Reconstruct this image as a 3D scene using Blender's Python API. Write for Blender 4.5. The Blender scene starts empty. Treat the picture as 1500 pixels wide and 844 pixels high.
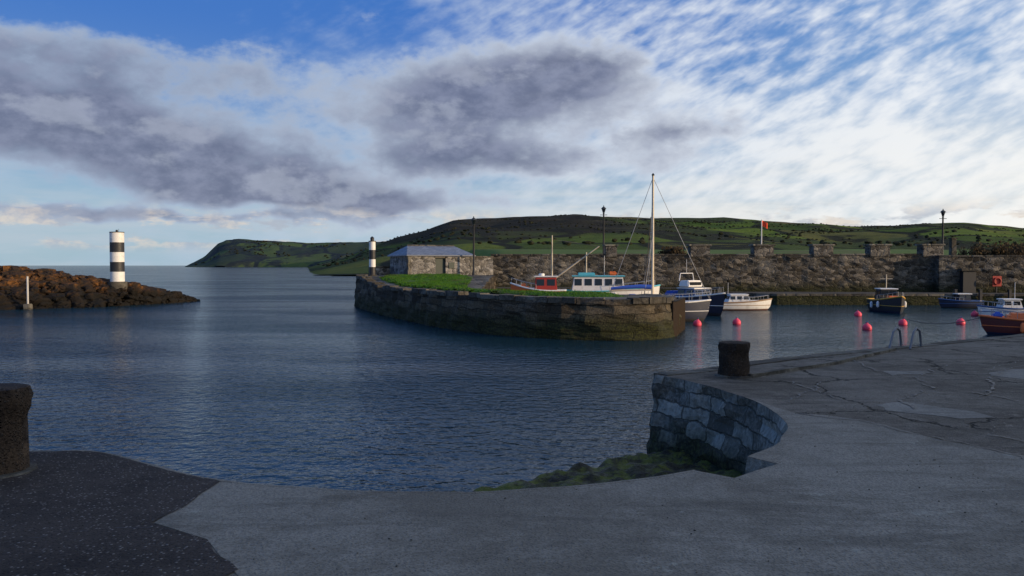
import bpy, bmesh, math, random
from mathutils import Vector, Matrix, noise as mnoise
random.seed(7)
scene = bpy.context.scene
scene.view_settings.view_transform = 'Standard'
scene.view_settings.look = 'None'
scene.view_settings.exposure = 0
R = math.radians
CAM_H = 3.1           # camera above the water (water is z = 0)
F = 1166.7
PITCH = math.atan(33 / F)
QZ = 1.3              # quay level
SUN_EL, SUN_AZ = R(9.5), R(111)   # azimuth clockwise from +Y

# ---- survey helpers (turn measured bearings into plan coordinates) ----
def G(px, py, z):
    u = (px - 750) / F; v = (422 - py) / F
    d = Vector((u, math.cos(PITCH) + v * math.sin(PITCH), -math.sin(PITCH) + v * math.cos(PITCH)))
    t = (z - CAM_H) / d.z
    return (d.x * t, d.y * t)
def X(px, y): return (px - 750) / F * y
def Z(py, y): return CAM_H + y * (389 - py) / F
def lerp(a, b, t): return a + (b - a) * t
def interp(pts, x):
    if x <= pts[0][0]: return pts[0][1]
    for (a, b), (c, d) in zip(pts, pts[1:]):
        if x <= c:
            t = (x - a) / (c - a); return b + (d - b) * t
    return pts[-1][1]
def sstep(a, b, x):
    t = max(0, min(1, (x - a) / (b - a))); return t * t * (3 - 2 * t)

# ---------------- node helper ----------------
class N:
    def __init__(s, tree): s.t = tree; s.t.nodes.clear()
    def new(s, typ, ins=None, **props):
        n = s.t.nodes.new(typ)
        for k, v in props.items(): setattr(n, k, v)
        if ins:
            for k, v in ins.items(): s.set(n.inputs[k], v)
        return n
    def set(s, sock, v):
        if isinstance(v, bpy.types.NodeSocket): s.t.links.new(v, sock)
        else: sock.default_value = v
    def m(s, op, a, b=0.0, c=None, clamp=False):
        n = s.t.nodes.new('ShaderNodeMath'); n.operation = op; n.use_clamp = clamp
        s.set(n.inputs[0], a); s.set(n.inputs[1], b)
        if c is not None: s.set(n.inputs[2], c)
        return n.outputs[0]
    def vm(s, op, a, b=None, scale=None):
        n = s.t.nodes.new('ShaderNodeVectorMath'); n.operation = op
        s.set(n.inputs[0], a)
        if b is not None: s.set(n.inputs[1], b)
        if scale is not None: s.set(n.inputs['Scale'], scale)
        return n.outputs[0]
    def xyz(s, x, y, z):
        n = s.t.nodes.new('ShaderNodeCombineXYZ')
        for i, v in enumerate((x, y, z)): s.set(n.inputs[i], v)
        return n.outputs[0]
    def sep(s, v):
        n = s.t.nodes.new('ShaderNodeSeparateXYZ'); s.set(n.inputs[0], v); return n.outputs
    def noise(s, vec, scale, detail=4, rough=0.55, dist=0.0, color=False):
        n = s.t.nodes.new('ShaderNodeTexNoise')
        s.set(n.inputs['Vector'], vec); s.set(n.inputs['Scale'], scale)
        n.inputs['Detail'].default_value = detail; n.inputs['Roughness'].default_value = rough
        n.inputs['Distortion'].default_value = dist
        return n.outputs['Color'] if color else n.outputs['Fac']
    def mr(s, v, a, b, c=0.0, d=1.0, smooth=True):
        n = s.t.nodes.new('ShaderNodeMapRange')
        n.interpolation_type = 'SMOOTHSTEP' if smooth else 'LINEAR'
        s.set(n.inputs[0], v)
        for i, q in enumerate((a, b, c, d)): s.set(n.inputs[i + 1], q)
        return n.outputs[0]
    def mix(s, f, a, b, blend='MIX'):
        n = s.t.nodes.new('ShaderNodeMix'); n.data_type = 'RGBA'; n.blend_type = blend
        s.set(n.inputs[0], f)
        for i, v in ((6, a), (7, b)):
            if isinstance(v, (tuple, list)) and len(v) == 3: v = (*v, 1)
            s.set(n.inputs[i], v)
        return n.outputs[2]
    def ramp(s, f, stops):
        n = s.t.nodes.new('ShaderNodeValToRGB'); s.set(n.inputs[0], f)
        e = n.color_ramp.elements
        while len(e) < len(stops): e.new(0.5)
        for el, (p, c) in zip(e, stops):
            el.position = p; el.color = (*c, 1)
        return n.outputs[0]
    def bump(s, h, dist=0.02, strength=1.0, normal=None):
        n = s.t.nodes.new('ShaderNodeBump'); s.set(n.inputs['Height'], h)
        n.inputs['Distance'].default_value = dist; n.inputs['Strength'].default_value = strength
        if normal is not None: s.set(n.inputs['Normal'], normal)
        return n.outputs[0]
    def out(s, color, rough=0.8, normal=None, metallic=0.0, spec=0.5, ior=None, **kw):
        b = s.t.nodes.new('ShaderNodeBsdfPrincipled')
        if isinstance(color, tuple) and len(color) == 3: color = (*color, 1)
        s.set(b.inputs['Base Color'], color); s.set(b.inputs['Roughness'], rough)
        b.inputs['Metallic'].default_value = metallic
        b.inputs['Specular IOR Level'].default_value = spec
        if ior: b.inputs['IOR'].default_value = ior
        if normal is not None: s.set(b.inputs['Normal'], normal)
        o = s.t.nodes.new('ShaderNodeOutputMaterial'); s.t.links.new(b.outputs[0], o.inputs[0])
    def pos(s): return s.t.nodes.new('ShaderNodeNewGeometry').outputs['Position']

def newmat(name):
    m = bpy.data.materials.new(name); m.use_nodes = True
    return m, N(m.node_tree)

# ---------------- materials ----------------
_pc = {}
def paint(name, col, rough=0.45, wear=0.35, metallic=0.0):
    """weathered paint"""
    if name in _pc: return _pc[name]
    m, k = newmat(name); p = k.pos()
    n1 = k.noise(p, 3.0, 5, 0.65); n2 = k.noise(p, 22, 3, 0.6)
    dirt = k.mr(k.m('ADD', k.m('MULTIPLY', n1, .7), k.m('MULTIPLY', n2, .3)), 0.46, 0.7, 0, wear)
    dark = tuple(c * 0.35 + 0.02 * (1.2 - i * .2) for i, c in enumerate(col))
    c = k.mix(dirt, col, dark)
    k.out(c, k.mr(n2, .3, .7, rough, min(1, rough + .2)), k.bump(n2, 0.004, .5), metallic)
    _pc[name] = m; return m

def rubble(name, scale=2.2, zs=1.9, stones=((.035, .033, .03), (.10, .095, .09), (.22, .21, .19)), mortar=(.24, .23, .21), wash=0.3, algae=None, bump=0.05, mw=0.05, warp=.35, dirt=.65, course=None):
    m, k = newmat(name); p = k.pos()
    fine = k.noise(p, 14, 5, .65)
    big = k.noise(p, .35, 4, .6)
    if course:      # squared stone laid in rough courses; run = direction of the wall in plan
        rx, ry, bw_, bh_ = course
        w = k.vm('SCALE', k.vm('SUBTRACT', k.noise(p, 1.3 / bh_ * .35, 4, .6, color=True), (.5, .5, .5)), scale=bh_ * warp * 2)
        X_, Y_, Z_ = k.sep(k.vm('ADD', p, w))
        u = k.m('ADD', k.m('MULTIPLY', X_, rx), k.m('MULTIPLY', Y_, ry))
        b = k.new('ShaderNodeTexBrick', {'Vector': k.xyz(u, Z_, 0), 'Scale': 1.0, 'Brick Width': bw_, 'Row Height': bh_, 'Mortar Size': mw * bh_ * 1.2, 'Mortar Smooth': .6, 'Bias': 0.0,
                  'Color1': (0, 0, 0, 1), 'Color2': (1, 1, 1, 1), 'Mortar': (.5, .5, .5, 1)}, offset=.43, squash=1.35, squash_frequency=3)
        cr = k.sep(b.outputs['Color'])[0]; mm = b.outputs['Fac']
        edge_h = k.m('SUBTRACT', 1.0, mm)
    else:
        q = k.vm('MULTIPLY', p, (1, 1, zs))
        w = k.vm('SCALE', k.vm('SUBTRACT', k.noise(q, 1.6, 3, .5, color=True), (.5, .5, .5)), scale=warp)
        q = k.vm('ADD', q, w)
        v = k.new('ShaderNodeTexVoronoi', {'Vector': q, 'Scale': scale, 'Randomness': .95})
        e = k.new('ShaderNodeTexVoronoi', {'Vector': q, 'Scale': scale, 'Randomness': .95}, feature='DISTANCE_TO_EDGE')
        cr = k.sep(v.outputs['Color'])[0]
        mm = k.mr(e.outputs['Distance'], mw * .3, mw, 1, 0); edge_h = k.mr(e.outputs['Distance'], 0, .12)
    base = k.ramp(k.m('ADD', k.m('MULTIPLY', cr, .8), k.m('MULTIPLY', k.m('SUBTRACT', fine, .5), 1.2)), [(.1, stones[0]), (.5, stones[1]), (.95, stones[2])])
    mm = k.m('MULTIPLY', mm, k.mr(fine, .35, .6, .25, 1))
    c = k.mix(mm, base, mortar)
    c = k.mix(k.m('MULTIPLY', k.mr(k.m('ADD', k.m('MULTIPLY', big, .7), k.m('MULTIPLY', fine, .3)), .5, .62), wash), c, (.38, .36, .31))
    c = k.mix(k.mr(k.noise(p, .8, 6, .7), .5, .66, 0, dirt), c, (.035, .032, .024))
    z = k.sep(p)[2]
    if algae:
        a, b_ = algae
        zz = k.m('ADD', z, k.m('MULTIPLY', k.m('SUBTRACT', k.noise(p, 1.5, 5, .6), .5), .9))
        c = k.mix(k.mr(zz, a, b_, .93, 0), c, k.mix(k.mr(fine, .4, .65), (.012, .013, .005), (.045, .050, .010)))
    h = k.m('ADD', edge_h, k.m('MULTIPLY', fine, .9))
    k.out(c, .88, k.bump(h, bump), spec=.25)
    return m

M_wall = rubble('harbour_rubble', 2.0, 1.9, stones=((.03, .025, .018), (.09, .078, .058), (.25, .215, .165)), mortar=(.17, .15, .12), wash=.25, algae=(.8, 2.0), dirt=.8)
M_house = rubble('house_rubble', 2.6, 1.5, stones=((.07, .065, .055), (.2, .185, .165), (.42, .4, .36)), mortar=(.38, .36, .33), wash=.3, dirt=.4)
M_merlon = rubble('merlon_rubble', 2.2, 1.4, stones=((.04, .036, .03), (.12, .108, .088), (.26, .235, .19)), mortar=(.2, .18, .15), wash=.2, dirt=.4)
M_pier = rubble('pier_masonry', stones=((.030, .023, .014), (.075, .058, .036), (.15, .122, .08)), mortar=(.025, .021, .014), wash=.12, algae=(.35, 1.3), mw=.05, bump=.08, dirt=.75, warp=.45, course=(.82, -.57, .95, .36))
M_inlet = rubble('inlet_masonry', stones=((.09, .08, .062), (.22, .20, .16), (.42, .39, .32)), mortar=(.07, .062, .046), wash=.6, algae=(.2, .8), bump=.05, mw=.06, warp=.55, dirt=.55, course=(-.5, .87, .50, .23))
M_cope = rubble('coping_stone', .9, 1.0, stones=((.05, .044, .035), (.10, .09, .07), (.18, .165, .135)), mortar=(.04, .036, .028), wash=.15)
M_capst = rubble('cap_stone', .9, 1.0, stones=((.12, .11, .09), (.2, .185, .15), (.3, .28, .23)), mortar=(.1, .09, .07), wash=.3, dirt=.3)

def concrete(name, a, b, speck=0, crack=0.0, stain=.5, bump=.006):
    m, k = newmat(name); p = k.pos()
    n1 = k.noise(p, .45, 6, .62); n2 = k.noise(p, 4, 7, .72); n3 = k.noise(p, 45, 3, .75)
    c = k.mix(k.mr(k.m('ADD', k.m('MULTIPLY', n1, .55), k.m('MULTIPLY', n2, .45)), .4, .6), a, b)
    s = k.noise(k.vm('MULTIPLY', p, (.5, 2.6, 1)), 1.1, 6, .68, .6)
    c = k.mix(k.mr(s, .48, .68, 0, stain), c, tuple(x * .4 for x in a))
    c = k.mix(k.mr(n3, .4, .65, 0, .55), c, tuple(x * .45 for x in a))
    li = k.noise(p, 2.2, 6, .75)
    c = k.mix(k.mr(li, .62, .68, 0, .35), c, tuple(min(.4, x * 1.7) for x in b))
    h = k.m('ADD', k.m('MULTIPLY', n2, .9), k.m('MULTIPLY', n3, .6))
    if speck:
        v = k.new('ShaderNodeTexVoronoi', {'Vector': p, 'Scale': 42.0})
        cc = k.sep(v.outputs['Color'])[0]
        f = k.m('MULTIPLY', k.mr(cc, .7, .95), k.mr(v.outputs['Distance'], .25, .5, 1, 0))
        c = k.mix(k.m('MULTIPLY', f, speck), c, (.30, .27, .24))
        h = k.m('ADD', h, k.mr(v.outputs['Distance'], 0, .5, .8, 0))
    if crack:
        w = k.vm('SCALE', k.vm('SUBTRACT', k.noise(p, 1.4, 5, .65, color=True), (.5, .5, .5)), scale=.9)
        e = k.new('ShaderNodeTexVoronoi', {'Vector': k.vm('ADD', p, w), 'Scale': .42}, feature='DISTANCE_TO_EDGE')
        f = k.m('MULTIPLY', k.mr(e.outputs['Distance'], .004, .014, 1, 0), k.mr(k.noise(p, .5, 2, .5), .45, .52))
        c = k.mix(k.m('MULTIPLY', f, crack), c, (.01, .01, .008))
        h = k.m('SUBTRACT', h, k.m('MULTIPLY', f, 2.0))
    k.out(c, .9, k.bump(h, bump), spec=.2)
    return m
M_quay = concrete('old_quay_concrete', (.10, .084, .064), (.20, .175, .14), speck=.3, crack=1, bump=.012, stain=.65)
M_apron = concrete('apron_concrete', (.17, .150, .118), (.265, .24, .195), speck=0.12, stain=.5, bump=.009)
M_tar = concrete('coarse_tarmac', (.034, .026, .021), (.068, .053, .043), speck=.8, bump=.016, stain=.25)
M_patch = concrete('patch_concrete', (.18, .163, .135), (.26, .24, .20), stain=.45)
M_track = concrete('ledge_concrete', (.07, .065, .055), (.13, .12, .105), stain=.6)
M_bollard = concrete('bollard_rust', (.04, .028, .02), (.12, .08, .05), speck=.25, stain=.5, bump=.03)

def grassmat(name, a, b, c2, sc=1.0):
    m, k = newmat(name); p = k.pos()
    n1 = k.noise(p, .5 * sc, 5, .65); n2 = k.noise(p, 6 * sc, 4, .7)
    c = k.mix(k.mr(n2, .3, .7), a, b); c = k.mix(k.mr(n1, .5, .66), c, c2)
    k.out(c, .9, k.bump(n2, .05), spec=.2); return m
M_grass = grassmat('grass', (.03, .085, .008), (.06, .14, .012), (.06, .075, .022))
M_blade = grassmat('grass_blades', (.045, .13, .01), (.08, .19, .016), (.07, .10, .025))
M_lawn = grassmat('lawn', (.055, .10, .012), (.09, .14, .018), (.08, .085, .02), .3)

def mk_hill(name, fs, moorx, blue=0.0, cliff=False, woodt=.56, gain=1.0):
    m, k = newmat(name); p = k.pos()
    x, y, z = k.sep(p)
    w = k.vm('SCALE', k.vm('SUBTRACT', k.noise(p, .006, 3, .5, color=True), (.5, .5, .5)), scale=60.)
    q = k.vm('MULTIPLY', k.vm('ADD', p, w), (1, .5, 0))
    v = k.new('ShaderNodeTexVoronoi', {'Vector': q, 'Scale': fs})
    e = k.new('ShaderNodeTexVoronoi', {'Vector': q, 'Scale': fs}, feature='DISTANCE_TO_EDGE')
    r, g, b = k.sep(v.outputs['Color'])
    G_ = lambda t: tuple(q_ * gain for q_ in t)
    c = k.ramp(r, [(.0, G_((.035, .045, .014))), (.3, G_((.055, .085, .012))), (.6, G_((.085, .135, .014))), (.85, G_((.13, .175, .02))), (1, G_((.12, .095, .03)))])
    fine = k.noise(p, .05, 6, .7)
    c = k.mix(k.mr(fine, .4, .7, 0, .45), c, (.03, .035, .012))
    hedge = k.m('MULTIPLY', k.mr(e.outputs['Distance'], .03, .06, 1, 0), k.mr(fine, .3, .5, .3, 1))
    c = k.mix(hedge, c, (.011, .014, .006))
    wood = k.mr(k.noise(k.vm('MULTIPLY', p, (1, .5, 1)), .012, 5, .65), woodt, woodt + .05, 0, .92)
    c = k.mix(wood, c, k.mix(k.mr(k.noise(p, .12, 3, .7), .35, .65), (.008, .010, .005), (.03, .03, .013)))
    if moorx:
        x0, x1, x2, x3 = moorx
        xx = k.m('ADD', x, k.m('MULTIPLY', k.m('SUBTRACT', k.noise(p, .01, 4, .6), .5), 160))
        mask = k.m('MULTIPLY', k.mr(xx, x0, x1), k.mr(xx, x2, x3, 1, 0))
        mask = k.m('MULTIPLY', mask, k.mr(k.m('ADD', z, k.m('MULTIPLY', k.noise(p, .012, 5, .6), 30)), 34, 48, .15, .97))
        c = k.mix(mask, c, k.mix(k.mr(k.noise(p, .02, 5, .7), .35, .65), (.012, .011, .007), (.034, .027, .016)))
    if cliff:
        nz = k.sep(k.t.nodes.new('ShaderNodeNewGeometry').outputs['Normal'])[2]
        c = k.mix(k.mr(nz, .55, .85, .9, 0), c, k.mix(k.mr(k.noise(p, .06, 5, .8), .4, .6), (.02, .022, .026), (.07, .065, .06)))
    c = k.mix(blue, c, (.035, .06, .10))  # distance haze painted into the land colour as a blue tint
    k.out(c, .95, k.bump(k.noise(p, .12, 5, .75), 3.0), spec=.1)
    return m
M_hill = mk_hill('hill_fields', .013, (-300, -190, 60, 190))
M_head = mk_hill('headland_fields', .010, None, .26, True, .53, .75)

def leafmat(name, a, b):
    m, k = newmat(name); p = k.pos()
    k.out(k.mix(k.mr(k.noise(p, .6, 3, .6), .4, .6), a, b), .9, spec=.15); return m
M_tree = leafmat('tree_foliage', (.012, .015, .006), (.03, .03, .013))
M_bush = leafmat('shrub_foliage', (.03, .022, .012), (.08, .05, .02))

m, k = newmat('shore_rock'); p = k.pos(); z = k.sep(p)[2]
n1 = k.noise(p, .9, 5, .7); n2 = k.noise(p, 6, 5, .7)
c = k.mix(k.mr(n1, .42, .64), (.035, .022, .014), (.20, .085, .022))
c = k.mix(k.mr(n2, .4, .62, 0, .88), c, (.022, .017, .012))
c = k.mix(k.mr(k.m('ADD', z, k.m('MULTIPLY', n1, .8)), 1.2, 2.3, .96, 0), c, (.011, .010, .008))
k.out(c, .9, k.bump(n2, .08), spec=.2); M_rock = m

m, k = newmat('seaweed_ledge'); p = k.pos()
n1 = k.noise(p, 1.6, 5, .7); n2 = k.noise(p, 14, 5, .75)
c = k.mix(k.mr(n1, .4, .6), (.014, .012, .006), (.05, .046, .016))
c = k.mix(k.mr(k.noise(p, 3, 5, .75), .45, .6, 0, .85), c, (.11, .13, .012))
k.out(c, k.mr(n2, .3, .7, .45, .9), k.bump(k.m('ADD', n2, n1), .06), spec=.3); M_ledge = m

# water : body colour + rippled surface reflection (wave shadowing limits grazing reflectance)
m, k = newmat('sea_water'); p = k.pos()
w1 = k.noise(k.vm('MULTIPLY', p, (1, 1.25, 1)), 2.9, 2, .5, .3); w2 = k.noise(p, 8.5, 2, .55, .2)
gust = k.mr(k.noise(k.vm('MULTIPLY', p, (.3, 1, 1)), .09, 4, .6), .35, .65, .5, 1.1)
h = k.m('MULTIPLY', k.m('ADD', k.m('MULTIPLY', w1, .10), k.m('MULTIPLY', w2, .036)), gust)
bn = k.bump(h, .72)
fr = k.new('ShaderNodeFresnel', {'IOR': 1.333, 'Normal': bn}).outputs[0]
fac = k.m('MULTIPLY', k.m('POWER', fr, .85), k.mr(gust, .5, 1.1, .74, .55), clamp=True)
fac = k.m('MINIMUM', fac, .52)
df = k.new('ShaderNodeBsdfDiffuse', {'Color': (.010, .034, .047, 1)})
gl = k.new('ShaderNodeBsdfGlossy', {'Color': (.96, .97, .96, 1), 'Roughness': .08, 'Normal': bn})
mx = k.new('ShaderNodeMixShader', {0: fac, 1: df.outputs[0], 2: gl.outputs[0]})
o = k.new('ShaderNodeOutputMaterial', {0: mx.outputs[0]}); M_water = m

m, k = newmat('slate_roof'); p = k.pos()
n1 = k.noise(p, 3, 5, .6)
br = k.new('ShaderNodeTexBrick', {'Vector': k.new('ShaderNodeTexCoord').outputs['UV'], 'Scale': 1.0, 'Mortar Size': .012, 'Brick Width': .3, 'Row Height': .2,
      'Color1': (.12, .14, .18, 1), 'Color2': (.2, .23, .28, 1), 'Mortar': (.04, .045, .05, 1)})
c = k.mix(k.mr(n1, .5, .7, 0, .5), br.outputs[0], (.07, .075, .08))
k.out(c, .5, k.bump(br.outputs[0], .02)); M_slate = m

W_ = paint('white_paint', (.76, .74, .69), wear=.4)
BLK = paint('black_paint', (.02, .02, .022), wear=.3)
TURQ = paint('turquoise_paint', (.10, .45, .52))
BLUE = paint('blue_paint', (.02, .07, .2))
NAVY = paint('navy_paint', (.010, .016, .04))
ORG = paint('orange_paint', (.75, .16, .03))
RED = paint('red_paint', (.40, .035, .02))
DRED = paint('dark_red_paint', (.13, .02, .014), wear=.6)
YEL = paint('yellow_paint', (.65, .36, .04))
PINK = paint('buoy_vinyl', (.80, .06, .11), rough=.4, wear=.3)
TARP = paint('blue_tarp', (.03, .10, .45), rough=.6)
WOOD = paint('varnished_wood', (.30, .17, .07), rough=.4)
IRON = paint('dark_iron', (.022, .024, .026), rough=.5)
STEEL = paint('galvanised_steel', (.32, .33, .35), rough=.4, metallic=.6)
LADD = paint('ladder_steel', (.11, .12, .14), rough=.5)
MAST = paint('mast_alloy', (.62, .52, .36), rough=.35)
GRN = paint('door_green', (.03, .045, .035))
ROPE = paint('rope', (.16, .14, .11), rough=.9)
DECK = paint('deck_grey', (.22, .23, .22), rough=.7)
m, k = newmat('window_glass'); k.out((.012, .016, .02), .08); GLS = m

# ---------------- mesh helpers ----------------
def link(o, parent=None):
    scene.collection.objects.link(o)
    if parent: o.parent = parent
    return o
def mesh(name, verts, faces, mat, parent=None, smooth=False, uv=None):
    me = bpy.data.meshes.new(name); me.from_pydata([tuple(v) for v in verts], [], faces); me.update()
    if mat: me.materials.append(mat)
    if smooth: me.polygons.foreach_set('use_smooth', [True] * len(me.polygons))
    return link(bpy.data.objects.new(name, me), parent)
def empty(name, loc=(0, 0, 0), rz=0):
    e = bpy.data.objects.new(name, None); e.empty_display_size = .3
    e.location = loc; e.rotation_euler = (0, 0, rz); return link(e)
def bm_obj(name, bm, mat, parent=None, smooth=False):
    bmesh.ops.recalc_face_normals(bm, faces=bm.faces)
    me = bpy.data.meshes.new(name); bm.to_mesh(me); bm.free()
    for mt in (mat if isinstance(mat, (list, tuple)) else [mat]): me.materials.append(mt)
    if smooth: me.polygons.foreach_set('use_smooth', [True] * len(me.polygons))
    return link(bpy.data.objects.new(name, me), parent)
def box(name, c, s, mat, parent=None, bev=.01, taper=(1, 1), rot=None, shear=0):
    bm = bmesh.new(); bmesh.ops.create_cube(bm, size=1)
    for v in bm.verts:
        top = v.co.z > 0
        v.co = Vector((v.co.x * s[0] * (taper[0] if top else 1) + (shear if top else 0), v.co.y * s[1] * (taper[1] if top else 1), v.co.z * s[2]))
    if bev: bmesh.ops.bevel(bm, geom=bm.edges[:], offset=min(bev, min(s) * .3), segments=2, affect='EDGES')
    if rot: bmesh.ops.rotate(bm, verts=bm.verts, cent=(0, 0, 0), matrix=rot)
    bmesh.ops.translate(bm, verts=bm.verts, vec=c)
    return bm_obj(name, bm, mat, parent)
def lathe(name, prof, mat, parent=None, seg=24, loc=(0, 0, 0), rough=0, smooth=True):
    V = []; Fc = []
    for i, (r, z) in enumerate(prof):
        for j in range(seg):
            a = 2 * math.pi * j / seg
            rr = r
            if rough:
                rr += rough * mnoise.noise(Vector((math.cos(a) * 3 + loc[0], math.sin(a) * 3, z * 8)))
            V.append((loc[0] + rr * math.cos(a), loc[1] + rr * math.sin(a), loc[2] + z))
    for i in range(len(prof) - 1):
        for j in range(seg):
            Fc.append((i * seg + j, i * seg + (j + 1) % seg, (i + 1) * seg + (j + 1) % seg, (i + 1) * seg + j))
    Fc.append(tuple(range((len(prof) - 1) * seg, len(prof) * seg)))
    Fc.append(tuple(reversed(range(seg))))
    o = mesh(name, V, Fc, mat, parent, smooth)
    if smooth:
        md = o.modifiers.new('es', 'EDGE_SPLIT'); md.split_angle = R(40)
    return o
def tube(name, pts, r, mat, parent=None, cyc=False, r2=None):
    cu = bpy.data.curves.new(name, 'CURVE'); cu.dimensions = '3D'; cu.bevel_depth = 1; cu.bevel_resolution = 2; cu.use_fill_caps = True
    sp = cu.splines.new('POLY'); sp.points.add(len(pts) - 1)
    for i, q in enumerate(pts):
        sp.points[i].co = (*q, 1); t = i / max(1, len(pts) - 1)
        sp.points[i].radius = r if r2 is None else lerp(r, r2, t)
    sp.use_cyclic_u = cyc
    cu.materials.append(mat)
    return link(bpy.data.objects.new(name, cu), parent)
def sag(a, b, d, n=10):
    return [(lerp(a[0], b[0], i / n), lerp(a[1], b[1], i / n), lerp(a[2], b[2], i / n) - d * 4 * (i / n) * (1 - i / n)) for i in range(n + 1)]
def sheet(name, pts, z, mat, parent=None):
    bm = bmesh.new()
    vs = [bm.verts.new((p[0], p[1], z if not callable(z) else z(p[0], p[1]))) for p in pts]
    f = bm.faces.new(vs)
    bm.normal_update()
    bmesh.ops.triangulate(bm, faces=bm.faces[:])
    bm.normal_update()
    for f in bm.faces:
        if f.normal.z < 0: f.normal_flip()
    me = bpy.data.meshes.new(name); bm.to_mesh(me); bm.free(); me.materials.append(mat)
    return link(bpy.data.objects.new(name, me), parent)
def densify(pts, step, jit=0, closed=False):
    out = []
    seq = list(zip(pts, pts[1:] + ([pts[0]] if closed else [])))
    if not closed: seq = seq[:len(pts) - 1]
    for a, b in seq:
        L = math.hypot(b[0] - a[0], b[1] - a[1]); n = max(1, int(L / step))
        for i in range(n):
            t = i / n; out.append((lerp(a[0], b[0], t), lerp(a[1], b[1], t)))
    if not closed: out.append(pts[-1])
    if jit:
        out = [(x + jit * mnoise.noise(Vector((x * 2.1, y * 2.1, 3))), y + jit * mnoise.noise(Vector((x * 2.1, y * 2.1, 9)))) for x, y in out]
    return out
def smoothpts(pts, it=2):
    for _ in range(it):
        o = [pts[0]]
        for a, b in zip(pts, pts[1:]):
            o += [(a[0] * .75 + b[0] * .25, a[1] * .75 + b[1] * .25), (a[0] * .25 + b[0] * .75, a[1] * .25 + b[1] * .75)]
        o.append(pts[-1]); pts = o
    return pts
def wallstrip(name, pts, ztop, zbot, mat, batter=.12, disp=.05, rows=10, parent=None, side=1, freq=1.6):
    n = len(pts); V = []; Fc = []
    for i, (x, y) in enumerate(pts):
        a = pts[max(0, i - 1)]; b = pts[min(n - 1, i + 1)]
        t = Vector((b[0] - a[0], b[1] - a[1])).normalized(); nn = Vector((t.y, -t.x)) * side
        zt = ztop(x, y) if callable(ztop) else ztop
        for j in range(rows + 1):
            s = j / rows; z = lerp(zt, zbot, s)
            d = batter * s
            if j > 0: d += disp * (mnoise.noise(Vector((x * freq, y * freq, z * freq * 1.5))) + .5 * mnoise.noise(Vector((x * 4, y * 4, z * 5))))
            V.append((x + nn.x * d, y + nn.y * d, z))
    for i in range(n - 1):
        for j in range(rows):
            a = i * (rows + 1) + j
            Fc.append((a, a + 1, a + rows + 2, a + rows + 1))
    return mesh(name, V, Fc, mat, parent)
def ico(sub):
    b = bmesh.new(); bmesh.ops.create_icosphere(b, subdivisions=sub, radius=1)
    v = [v.co.copy() for v in b.verts]; f = [tuple(q.index for q in fc.verts) for fc in b.faces]; b.free(); return v, f
ICO1 = ico(1); ICO2 = ico(2)

# ================= WATER =================
mesh('sea_water', [(-30000, -200, 0), (30000, -200, 0), (30000, 40000, 0), (-30000, 40000, 0)], [(0, 1, 2, 3)], M_water)

# ================= QUAY =================
near_edge = [G(*q, QZ) for q in [(40, 664), (130, 660), (180, 671), (250, 692), (322, 706), (450, 717), (560, 722), (700, 723), (850, 715), (960, 700), (1020, 691)]]
near_edge = [(-60, 9.5), (-20, 8.6), (-6, 7.9)] + near_edge
ne_s = smoothpts(near_edge, 2)
notch = [G(*q, QZ) for q in [(1076, 701), (1140, 680), (1094, 669)]]
inlet = smoothpts([G(*q, QZ) for q in [(1094, 669), (1140, 652), (1156, 626), (1145, 611), (1110, 589), (1060, 571), (1000, 556), (960, 549)]], 2)
far_edge = [G(*q, QZ) for q in [(960, 548), (1040, 540), (1100, 531), (1200, 519), (1310, 509), (1420, 498), (1500, 490)]] + [(20, 22.6), (30, 25), (44, 64)]
edge = ne_s + notch + inlet[1:] + far_edge[1:]
edge = densify(edge, .3, .035)
quay = empty('stone_quay')
poly = edge + [(120, 64), (120, -60), (-60, -60)]
sheet('quay_paving', poly, QZ, M_quay, quay)
wallstrip('quay_wall', edge, QZ, -.6, M_inlet, .26, .10, 16, quay, side=-1, freq=2.2)
def ribbon(name, pts, w0, w1, z, h, mat, parent, side=-1, jit=0):
    V = []; Fc = []
    n = len(pts)
    for i, (x, y) in enumerate(pts):
        a = pts[max(0, i - 1)]; b = pts[min(n - 1, i + 1)]
        t = Vector((b[0] - a[0], b[1] - a[1])).normalized(); nn = Vector((t.y, -t.x)) * side
        j1 = jit * mnoise.noise(Vector((x * 1.3, y * 1.3, 0))); zz = z(x, y) if callable(z) else z
        V += [(x + nn.x * (w0 + j1), y + nn.y * (w0 + j1), zz), (x + nn.x * (w0 + j1), y + nn.y * (w0 + j1), zz + h + j1 * .4), (x + nn.x * w1, y + nn.y * w1, zz + h + j1 * .4), (x + nn.x * w1, y + nn.y * w1, zz)]
    for i in range(n - 1):
        a = i * 4
        for j in range(4): Fc.append((a + j, a + (j + 1) % 4, a + 4 + (j + 1) % 4, a + 4 + j))
    Fc += [(0, 1, 2, 3), ((n - 1) * 4 + 3, (n - 1) * 4 + 2, (n - 1) * 4 + 1, (n - 1) * 4)]
    bm = bmesh.new(); vs = [bm.verts.new(v) for v in V]
    for f in Fc: bm.faces.new([vs[i] for i in f])
    return bm_obj(name, bm, mat, parent)
ribbon('near_coping', densify(ne_s, .3, .035), .03, -.01, QZ - .22, .226, M_apron, quay)
kerb = [G(*q, QZ) for q in [(1096, 553), (1150, 545), (1220, 534), (1310, 513)]]
ribbon('kerb', densify(kerb, .3, .03), .05, -.05, QZ - .01, .065, M_cope, quay, jit=.02)
ribbon('edge_coping', densify(far_edge[:8], .4, .03), .04, -.28, QZ - .2, .215, M_cope, quay, jit=.03)
apr = [G(322, 706, QZ)] + [p for p in ne_s if p[0] > G(322, 706, QZ)[0] + .05] + notch + inlet[1:len(inlet) * 5 // 8]
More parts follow.
